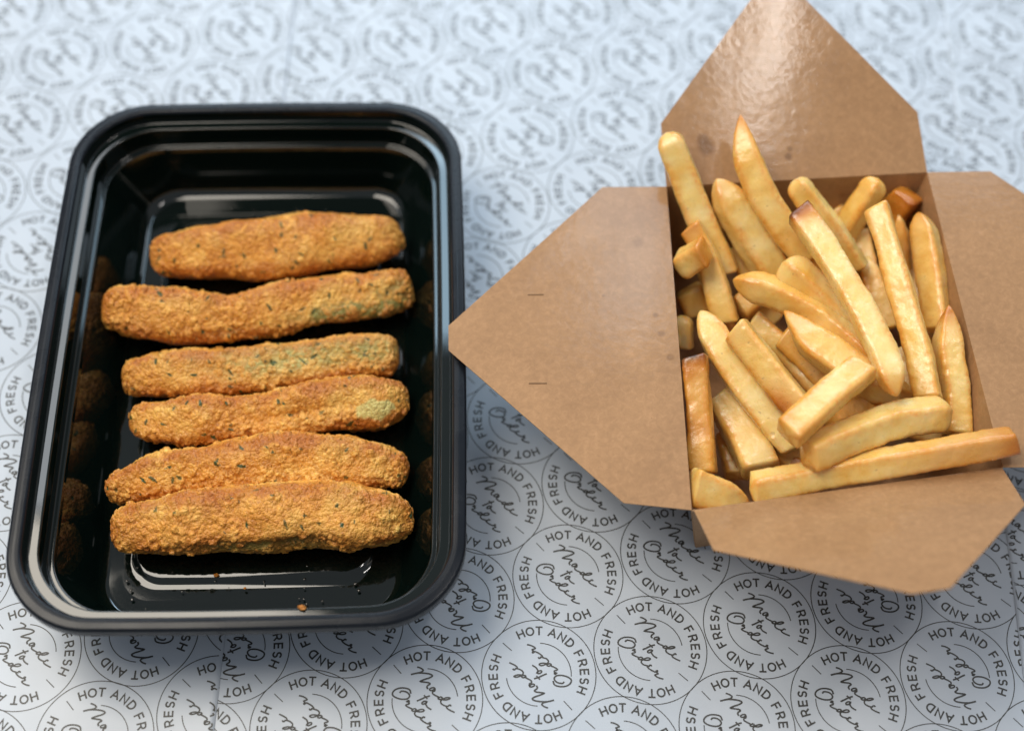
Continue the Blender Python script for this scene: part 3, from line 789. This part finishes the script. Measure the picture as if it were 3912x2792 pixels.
def make_fry(name, label, ends, brown=(0, 0), overall=0.0, char=0.0, roll=0.0, patch=None):
    ctrl, rad = FRY_PATHS[name]
    rng = np.random.default_rng(abs(hash(name)) % 1000 if False else sum(map(ord, name)) * 7)
    P, t = spline(ctrl, 2)
    L0 = np.linalg.norm(np.diff(np.array(ctrl), axis=0), axis=1).sum()
    n = int(max(26, L0 * 1.1))
    P, t = spline(np.array(ctrl) * MM, n)
    # the measured ends are the visible tips; the path ends get a denser sampling there
    tt = np.concatenate([np.linspace(0, 0.10, 9)[:-1], np.linspace(0.10, 0.90, n), np.linspace(0.90, 1, 9)[1:]])
    P = np.stack([np.interp(tt, t, P[:, k]) for k in range(3)], 1)
    L = np.linalg.norm(np.diff(P, axis=0), axis=1).sum()
    rad = [q * 0.85 for q in rad]
    r = (rad[0] + (rad[1] - rad[0]) * np.clip(tt * 1.15, 0, 1)) * MM
    if ends[0] in ('point', 'wedge'): r = np.full_like(r, rad[1] * MM)
    rm = r.mean()
    f = np.minimum(end_profile(tt * L, ends[0], rm), end_profile((1 - tt) * L, ends[1], rm))
    f = np.maximum(f, 0.03)
    T, U, W = frames(P)
    # smooth frame, extra roll
    roll = R(roll + rng.uniform(-9, 9))
    m = 40
    ang = np.linspace(0, 2 * math.pi, m, endpoint=False)
    ex = 6.4
    ca, sa = np.cos(ang), np.sin(ang)
    sq = (np.abs(ca) ** ex + np.abs(sa) ** ex) ** (-1 / ex)
    cu, cw = sq * ca, sq * sa
    corner = np.clip((sq - 1.0) / (2 ** (0.5 - 1 / ex) - 1.0), 0, 1)
    thick = rng.uniform(0.84, 0.98)
    skew = rng.uniform(-0.16, 0.16)
    V, edge, br, ch = [], [], [], []
    for i in range(len(tt)):
        twist = roll + (tt[i] - 0.5) * rng.uniform(-0.05, 0.05)
        u = U[i] * math.cos(twist) + W[i] * math.sin(twist)
        w = -U[i] * math.sin(twist) + W[i] * math.cos(twist)
        # slanted knife cut at the ends
        sl = 0.0
        a = (cu[:, None] * u * thick + (cw[:, None] + skew * cu[:, None]) * w) * (r[i] * f[i])
        if ends[0] == 'cut': a = a + T[i] * (cw[:, None] * r[i] * f[i]) * 0.22 * math.exp(-tt[i] * L / (rm * 1.2))
        if ends[1] == 'cut': a = a - T[i] * (cw[:, None] * r[i] * f[i]) * 0.18 * math.exp(-(1 - tt[i]) * L / (rm * 1.2))
        V.append(P[i] + a)
        edge.append(corner)
        d0, d1 = tt[i] * L, (1 - tt[i]) * L
        b = brown[0] * math.exp(-(d0 / (rm * 1.5)) ** 1.5) + brown[1] * math.exp(-(d1 / (rm * 1.5)) ** 1.5)
        br.append(np.full(m, b))
        ch.append(np.full(m, char * math.exp(-(d0 / (rm * 0.5)) ** 2)))
    V = np.concatenate(V)
    edge, br, ch = map(np.concatenate, (edge, br, ch))
    cen = np.repeat(P, m, axis=0)
    out = V - cen
    ln = np.linalg.norm(out, axis=1)[:, None] + 1e-9
    amp = np.clip(ln[:, 0] / rm, 0, 1)
    n1 = vnoise(V, 0.013, 3) * 0.00050 + vnoise(V, 0.0048, 9) * 0.00022 + vnoise(V, 0.0019, 5) * 0.00013
    n1 += edge * vnoise(V, 0.0013, 21) * 0.00022
    V = V + out / ln * (n1 * amp)[:, None]
    nz = vnoise(V, 0.006, 30)
    edge = np.clip(np.clip(edge * 1.25 - 0.12, 0, 1) ** 2.0 * (0.85 + 0.75 * nz) + 0.30 * np.clip(vnoise(V, 0.008, 77) - 0.15, 0, 1), 0, 0.9)
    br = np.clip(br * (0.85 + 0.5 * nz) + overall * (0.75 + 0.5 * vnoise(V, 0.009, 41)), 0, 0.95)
    if patch:
        for (pt, side, rad_, k) in patch:
            c0 = P[int(pt * (len(P) - 1))] + W[int(pt * (len(P) - 1))] * side * rm
            br = np.clip(br + k * np.exp(-(np.linalg.norm(V - c0, axis=1) / (rad_ * MM)) ** 2), 0, 0.95)
    ch = np.clip(ch * (0.85 + 0.7 * vnoise(V, 0.003, 55)), 0, 1)
    k = len(tt)
    Fc = []
    for i in range(k - 1):
        for j in range(m):
            a, b = i * m + j, i * m + (j + 1) % m
            Fc.append((a, b, b + m, a + m))
    Fc.append(tuple(range(m - 1, -1, -1)))
    Fc.append(tuple((k - 1) * m + j for j in range(m)))
    o = mesh_obj('french_fry', V, Fc, M_FRY, smooth=True)
    set_attr(o, 'edge', edge)
    set_attr(o, 'brown', br)
    set_attr(o, 'char', ch)
    # origin at the middle of the fry
    c = Vector(P[len(P) // 2])
    o.data.transform(Matrix.Translation(-c))
    o.location = c
    return tag(o, label, 'fry', 'french fries in the kraft box')


FRIES = [
 ('f1', 'wide pale yellow fry standing tallest at the back left corner, tip outside the box', ('round', 'cut'), dict(brown=(.10, 0), roll=8)),
 ('f2', 'thick yellow fry with orange rounded tip leaning right beside the tallest left fry', ('wedge', 'cut'), dict(brown=(.35, 0), roll=-14)),
 ('f3', 'curved yellow fry tapering to a sharp orange point in front of the back flap', ('point', 'cut'), dict(brown=(.6, 0), roll=10)),
 ('f4', 'pale straight fry with rounded top against the middle of the back wall', ('round', 'cut'), dict(brown=(.15, 0), roll=20)),
 ('f5', 'pale fry leaning the other way, tip rising over the back rim towards the right corner', ('round', 'cut'), dict(brown=(.1, 0), roll=30)),
 ('f6', 'short deep orange fry stub tucked in the back right corner', ('cut', 'cut'), dict(overall=.62, brown=(.3, 0), roll=20)),
 ('f7', 'long golden fry with blackened tip lying on top across the middle of the pile', ('cut', 'wedge'), dict(brown=(.95, .35), char=1.0, roll=-8)),
 ('f8', 'long straight pale fry with torn top, right of the fry with blackened tip', ('cut', 'cut'), dict(brown=(.06, .2), roll=6)),
 ('f9', 'thin orange fry sliver between two long fries near the back right', ('point', 'cut'), dict(overall=.28, roll=0)),
 ('f10', 'golden brown fry with pointed top standing along the right wall near the back', ('wedge', 'cut'), dict(overall=.12, brown=(.35, 0), roll=22)),
 ('f11', 'slim fry with browned pointed tip standing against the right wall near the front', ('point', 'cut'), dict(overall=.06, brown=(.95, 0), roll=-15)),
 ('f13', 'stubby fry with bulging rounded pale end left of the fry with blackened tip', ('round', 'cut'), dict(overall=.05, roll=30)),
 ('f14', 'long smooth fry with blunt pointed left end slanting down through the middle', ('wedge', 'cut'), dict(overall=.06, brown=(.3, .1), roll=25)),
 ('f15', 'mostly hidden orange fry edge just under the fry with blackened tip', ('cut', 'cut'), dict(overall=.40, roll=0)),
 ('f16', 'fat wedge shaped fry with a thin orange point, in the middle of the pile', ('point', 'cut'), dict(brown=(.55, 0), overall=.03, roll=-20)),
 ('f17', 'short thick pale fry lying crosswise on top near the front of the pile', ('cut', 'cut'), dict(brown=(.15, .30), roll=24)),
 ('f18', 'broad pale fry lying crosswise just behind the long front fry', ('round', 'cut'), dict(brown=(.30, .25), roll=-22)),
 ('f19', 'very long fry lying along the front edge and sticking out over the right corner', ('cut', 'cut'), dict(brown=(.55, .1), overall=.04, roll=-18, patch=[(.15, -1, 26, .35)])),
 ('f20', 'short leaf shaped fry end in the front left corner of the box', ('cut', 'wedge'), dict(brown=(.15, .1), roll=12)),
 ('f21', 'brown fry with dark burnt spot on its square top, standing against the left wall', ('cut', 'cut'), dict(overall=.46, brown=(.6, 0), char=.9, roll=0)),
 ('f22', 'long pale fry with pointed top slanting from the left wall to the front middle', ('wedge', 'cut'), dict(brown=(.15, 0), roll=-16)),
 ('f23', 'square cut fry with reddish brown patches on its lower right edge', ('cut', 'cut'), dict(brown=(.2, 0), overall=.03, roll=6, patch=[(.72, 1, 6, .75), (.62, -.2, 4.5, .45), (.85, 1, 6, .6), (.85, .2, 5, .45)])),
 ('f24', 'fry with browned slanted top below the tallest fry at the left wall', ('cut', 'cut'), dict(overall=.06, brown=(.5, 0), roll=10)),
 ('f25', 'short cube like fry stub with orange right end poking out beside the left flap', ('round', 'cut'), dict(brown=(0, .5), roll=18)),
 ('f29', 'shaded fry slanting behind the square cut fry with reddish patches', ('cut', 'cut'), dict(overall=.14, roll=10)),
 ('f30', 'orange edged fry half hidden between the two longest fries on the right', ('wedge', 'cut'), dict(overall=.22, roll=-5)),
 ('f31', 'fry with small orange tip showing under the lower end of the fry with blackened tip', ('cut', 'wedge'), dict(overall=.06, brown=(0, .6), roll=20)),
 ('f36', 'orange brown fry glimpsed in the gap under the short crosswise fry', ('cut', 'cut'), dict(overall=.34, roll=0)),
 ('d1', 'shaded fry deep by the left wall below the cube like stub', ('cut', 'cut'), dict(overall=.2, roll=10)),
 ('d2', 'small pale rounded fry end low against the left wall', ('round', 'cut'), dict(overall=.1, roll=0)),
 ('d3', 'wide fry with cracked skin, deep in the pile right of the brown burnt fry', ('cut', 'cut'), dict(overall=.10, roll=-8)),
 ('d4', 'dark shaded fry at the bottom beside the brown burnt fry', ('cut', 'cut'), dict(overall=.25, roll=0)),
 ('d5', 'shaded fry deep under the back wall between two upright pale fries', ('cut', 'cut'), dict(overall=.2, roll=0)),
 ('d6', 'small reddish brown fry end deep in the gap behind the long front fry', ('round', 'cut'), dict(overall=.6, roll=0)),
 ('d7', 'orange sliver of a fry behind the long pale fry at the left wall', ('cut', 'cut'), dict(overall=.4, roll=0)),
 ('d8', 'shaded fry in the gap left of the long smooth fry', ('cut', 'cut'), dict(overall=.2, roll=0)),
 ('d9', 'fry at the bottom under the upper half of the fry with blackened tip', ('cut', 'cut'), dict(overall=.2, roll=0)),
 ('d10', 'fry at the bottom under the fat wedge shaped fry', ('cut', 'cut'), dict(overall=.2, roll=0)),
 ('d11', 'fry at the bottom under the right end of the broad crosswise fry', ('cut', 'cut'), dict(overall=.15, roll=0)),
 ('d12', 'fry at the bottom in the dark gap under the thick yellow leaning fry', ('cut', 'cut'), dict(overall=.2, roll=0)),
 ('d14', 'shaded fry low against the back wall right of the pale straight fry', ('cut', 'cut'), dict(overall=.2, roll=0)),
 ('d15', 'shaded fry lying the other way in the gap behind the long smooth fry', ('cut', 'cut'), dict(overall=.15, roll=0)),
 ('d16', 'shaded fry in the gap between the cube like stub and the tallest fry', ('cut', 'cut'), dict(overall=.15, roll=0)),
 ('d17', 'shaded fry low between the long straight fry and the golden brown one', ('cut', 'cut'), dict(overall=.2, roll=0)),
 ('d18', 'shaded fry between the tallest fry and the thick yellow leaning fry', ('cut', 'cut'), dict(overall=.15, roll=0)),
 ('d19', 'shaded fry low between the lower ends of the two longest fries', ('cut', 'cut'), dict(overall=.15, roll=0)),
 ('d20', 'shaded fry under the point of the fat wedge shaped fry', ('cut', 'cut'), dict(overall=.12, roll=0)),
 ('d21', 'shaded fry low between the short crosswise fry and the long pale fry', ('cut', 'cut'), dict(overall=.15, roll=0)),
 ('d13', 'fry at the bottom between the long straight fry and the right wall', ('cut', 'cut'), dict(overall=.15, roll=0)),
]
for nm, lab, ends, kw in FRIES:
    make_fry(nm, lab, ends, **kw)


# ------------------------------------------------------------------ breaded sticks
def make_stick(name, label, skin=None, pale=None, crease=None, rough=1.0, seed=0):
    rng = np.random.default_rng(100 + seed)
    ctrl = np.array(STICK_PATHS[name]) * MM
    n0 = 300
    Pr, t = spline(ctrl, n0)
    P, r = Pr[:, :3], Pr[:, 3]
    L = np.linalg.norm(np.diff(P, axis=0), axis=1).sum()
    n = int(L / 0.00042)
    tt = np.concatenate([np.linspace(0, 0.04, 22)[:-1], np.linspace(0.04, 0.96, n), np.linspace(0.96, 1, 22)[1:]])
    P = np.stack([np.interp(tt, t, P[:, k]) for k in range(3)], 1)
    r = np.interp(tt, t, r) * 0.955
    d = np.minimum(tt, 1 - tt) * L
    f = np.clip(1 - (1 - np.clip(d / (0.62 * r.mean()), 0, 1)) ** 2.3, 0, 1) ** (1 / 2.3)
    f = np.maximum(f, 0.02)
    T, U, W = frames(P)
    m = 150
    ang = np.linspace(0, 2 * math.pi, m, endpoint=False) + rng.uniform(0, 1)
    ex = 3.4
    ca, sa = np.cos(ang), np.sin(ang)
    sq = (np.abs(ca) ** ex + np.abs(sa) ** ex) ** (-1 / ex)
    V = []
    for i in range(len(tt)):
        u, w = U[i], W[i]
        V.append(P[i] + (sq * ca)[:, None] * u * r[i] * f[i] * 0.92 + (sq * sa)[:, None] * w * r[i] * f[i])
    V = np.concatenate(V)
    cen = np.repeat(P, m, axis=0)
    dirn = V - cen
    ln = np.linalg.norm(dirn, axis=1)[:, None] + 1e-9
    dirn /= ln
    # lumpy vegetable under the crust
    low = vnoise(V, 0.017, seed * 3.1) * 0.0013 + vnoise(V, 0.0075, seed * 5.7) * 0.0008
    V = V + dirn * low[:, None]
    # crumbs: little domes of different size and tone, each its own shape in the surface
    ns = int(L * 2 * math.pi * r.mean() / (0.0009 ** 2))
    ns = min(ns, 9000)
    pick = rng.integers(0, len(V), ns)
    cs = V[pick] + rng.normal(0, 0.0003, (ns, 3))
    cr = rng.gamma(1.5, 0.00030, ns).clip(0.00022, 0.0016)
    ct = rng.random(ns)
    ca_ = rng.normal(0, 1, (ns, 3))
    ca_ /= np.linalg.norm(ca_, axis=1)[:, None]
    ck = rng.gamma(1.2, 2.2, ns)
    cap = rng.uniform(0.30, 0.85, ns)
    kd = KDTree(ns)
    for i, p in enumerate(cs): kd.insert(p, i)
    kd.balance()
    hgt = np.zeros(len(V))
    tone = np.full(len(V), 0.25)
    for i, p in enumerate(V):
        best, bt = 0.0, None
        for (co, k, dd) in kd.find_n(p, 5):
            av = ca_[k]
            al = (p[0] - co[0]) * av[0] + (p[1] - co[1]) * av[1] + (p[2] - co[2]) * av[2]
            q = cr[k] ** 2 * 1.5 - dd * dd - ck[k] * al * al
            if q > 0:
                q = min(math.sqrt(q) * 0.95, cr[k] * cap[k])
                if q > best: best, bt = q, ct[k]
        hgt[i] = best
        if bt is not None: tone[i] = 0.28 + 0.62 * bt * min(1, best / 0.0006)
    crn = np.tile(np.clip((sq - 1.0) / (sq.max() - 1.0), 0, 1), len(tt))
    endz = np.exp(-np.minimum(np.repeat(tt, m), 1 - np.repeat(tt, m)) * L / 0.006)
    patchy = np.clip(rough * (0.55 + 0.85 * np.maximum(crn ** 1.5, endz) + 0.85 * vnoise(V, 0.010, seed * 2.2)), 0.12, 1.25)
    tone = 0.55 + (tone - 0.45) * (0.45 + 0.55 * np.clip(patchy, 0, 1)) - 0.20 * np.maximum(crn ** 2, endz)
    tone = np.clip(tone + 0.10 * vnoise(V, 0.005, 71), 0.02, 1)
    ii = np.repeat(tt, m)
    up = (dirn * np.repeat(U, m, axis=0)).sum(1)
    side = -(dirn * np.repeat(W, m, axis=0)).sum(1)
    sk, pl = np.zeros(len(V)), np.zeros(len(V))
    if skin:
        if name == 'S3': pl = np.clip(0.55 * np.exp(-((ii - .60) / .40) ** 4 - ((side - .2) / .55) ** 2) * (0.7 + 0.8 * vnoise(V, 0.005, 33)), 0, .6) * (1 - 0.5 * np.clip(hgt / 0.0006, 0, 1))
        for (t0, ts, s0, ss, k) in skin:
            g = np.exp(-((ii - t0) / ts) ** 4 - ((side - s0) / ss) ** 2)
            sk = np.maximum(sk, k * np.clip(g * (1.1 + 0.9 * vnoise(V, 0.004, 13)), 0, 1))
    sk = sk * (1 - 0.75 * np.clip(hgt / 0.00045, 0, 1))
    if pale:
        t0, ts, s0, ss = pale
        g = ((ii - t0) / ts) ** 2 + ((side - s0) / ss) ** 2
        pl = np.clip((1.10 - g + 0.45 * vnoise(V, 0.003, 17) + 0.3 * vnoise(V, 0.0012, 18)) * 3, 0, 1)
        patchy = patchy * (1 - 0.95 * pl)
    if crease:
        (t0, ts, s0, ss, dep) = crease
        g = np.exp(-((ii - t0) / ts) ** 4 - ((side - s0) / ss) ** 2)
        V = V - dirn * (g * dep * MM * (1 + 0.4 * vnoise(V, 0.006, 23)))[:, None]
    V = V + dirn * (hgt * patchy + 0.00016 * vnoise(V, 0.0011, 91) + 0.00012 * vnoise(V, 0.0006, 95))[:, None]
    # chopped herb flecks stuck in the crust
    herb = np.zeros(len(V))
    vis = np.where(up > -0.1)[0]
    Tm = np.repeat(T, m, axis=0)
    for _ in range(46):
        c = vis[rng.integers(0, len(vis))]
        a = rng.uniform(0, math.pi)
        ax = Tm[c] * math.cos(a) + np.cross(Tm[c], dirn[c]) * math.sin(a)
        near = np.where(np.abs(V - V[c]).max(1) < 0.003)[0]
        dv = V[near] - V[c]
        al = dv @ ax
        pe = np.linalg.norm(dv - al[:, None] * ax, axis=1)
        la, lb = rng.uniform(0.0007, 0.0030), rng.uniform(0.00035, 0.00075)
        k = rng.uniform(0.75, 0.98)
        pe = pe + 0.25 * np.abs(al) * rng.uniform(0, 1)
        herb[near] = np.maximum(herb[near], k * ((al / la) ** 2 + (pe / lb) ** 2 < 1))
    V[:, 2] = np.maximum(V[:, 2], 0.0037)
    k = len(tt)
    q = np.arange(m)
    base = (np.arange(k - 1) * m)[:, None]
    a, b = base + q, base + (q + 1) % m
    Fc = np.stack([a, b, b + m, a + m], -1).reshape(-1, 4).tolist()
    Fc.append(list(range(m - 1, -1, -1)))
    Fc.append([(k - 1) * m + j for j in range(m)])
    o = mesh_obj('breaded_stick', V, Fc, M_BREAD, smooth=True)
    ridge = np.clip((np.maximum(crn ** 2.2, 0.8 * endz) * 0.75) * (0.75 + 0.9 * vnoise(V, 0.006, 61)), 0, 0.8)
    for nm, v in (('tone', tone), ('ridge', ridge), ('skin', sk), ('pale', pl), ('herb', herb)):
        set_attr(o, nm, v)
    c = Vector(P[len(P) // 2])
    o.data.transform(Matrix.Translation(-c))
    o.location = c
    return tag(o, label, 'breaded stick', 'breaded fried sticks in the black tray')


make_stick('S1', 'smooth browned breaded stick lying alone at the back of the black tray', seed=1, rough=0.55)
make_stick('S2', 'wavy coarse breaded stick with dark green underside, second from the back', seed=2,
           skin=[(.80, .19, -.62, .45, 1.0), (.93, .06, .1, .5, .7)])
make_stick('S3', 'breaded stick with pale grey green skin showing through, third from the back', seed=3,
           skin=[(.70, .30, .25, .46, 1.0)])
make_stick('S4', 'breaded stick with a bare pale oval patch near its right end', seed=4, pale=(.86, .055, -.30, .36),
           crease=(.62, .16, -.05, .25, 1.2))
make_stick('S5', 'slender curved breaded stick tucked behind the frontmost one', seed=5)
make_stick('S6', 'largest curved breaded stick with a split underside, nearest the front rim', seed=6,
           crease=(.52, .24, -.78, .16, 2.2), skin=[(.50, .22, -.80, .13, .75)])


# ------------------------------------------------------------------ loose crumbs and oil drops
def crumb(label, loc, size, seed):
    rng = np.random.default_rng(seed)
    bm = bmesh.new()
    bmesh.ops.create_icosphere(bm, subdivisions=3, radius=1.0)
    for v in bm.verts:
        p = np.array(v.co)
        s = 1 + 0.35 * float(vnoise(p[None], 0.55, seed)[0]) + 0.2 * float(vnoise(p[None], 0.25, seed)[0])
        v.co = Vector((p[0] * size[0] * s, p[1] * size[1] * s, p[2] * size[2] * s))
    me = bpy.data.meshes.new('fried_crumb')
    bm.to_mesh(me)
    bm.free()
    me.polygons.foreach_set('use_smooth', [True] * len(me.polygons))
    o = bpy.data.objects.new('fried_crumb', me)
    COL.objects.link(o)
    me.materials.append(M_BREAD)
    o.location = loc
    set_attr(o, 'tone', np.full(len(me.vertices), 0.15))
    return tag(o, label, 'crumb', 'loose crumbs in the black tray')


crumb('orange crumb lying on the front rim ledge of the black tray', (-0.06770, -0.11870, 0.0350), (0.0015, 0.0009, 0.0008), 3)
crumb('brown crumb on the tray floor in front of the largest stick', (-0.1045, -0.0955, 0.0042), (0.0009, 0.0008, 0.0007), 5)
crumb('tiny crumb on the tray floor right of the brown crumb', (-0.0935, -0.1000, 0.0040), (0.0006, 0.0005, 0.0005), 8)


def drops():
    rng = np.random.default_rng(9)
    V, Fc = [], []
    bm = bmesh.new()
    bmesh.ops.create_icosphere(bm, subdivisions=2, radius=1.0)
    base = np.array([v.co[:] for v in bm.verts])
    fs = [[v.index for v in f.verts] for f in bm.faces]
    bm.free()
    spots = []
    for _ in range(22):
        spots.append((rng.uniform(-0.134, -0.055), rng.uniform(-0.109, -0.090), 0.0034, rng.uniform(0.00022, 0.0005)))
    for x, y in ((-0.1365, -0.0985), (-0.1345, -0.102), (-0.054, -0.0965), (-0.0525, -0.099), (-0.1335, -0.1055)):
        spots.append((x, y, 0.0034, 0.0006))
    for _ in range(16):
        spots.append((rng.uniform(-0.137, -0.06), rng.uniform(0.064, 0.072), 0.0036, rng.uniform(0.0003, 0.0006)))
    for x, y, z, r in spots:
        b = len(V)
        V += [(x + p[0] * r, y + p[1] * r, z + max(-0.1, p[2]) * r * 0.35) for p in base]
        Fc += [[b + i for i in f] for f in fs]
    o = mesh_obj('oil_drops', V, Fc, M_OIL, smooth=True)
    tag(o, 'tiny shiny oil droplets scattered on the black tray floor', 'oil', kind='stuff')


drops()
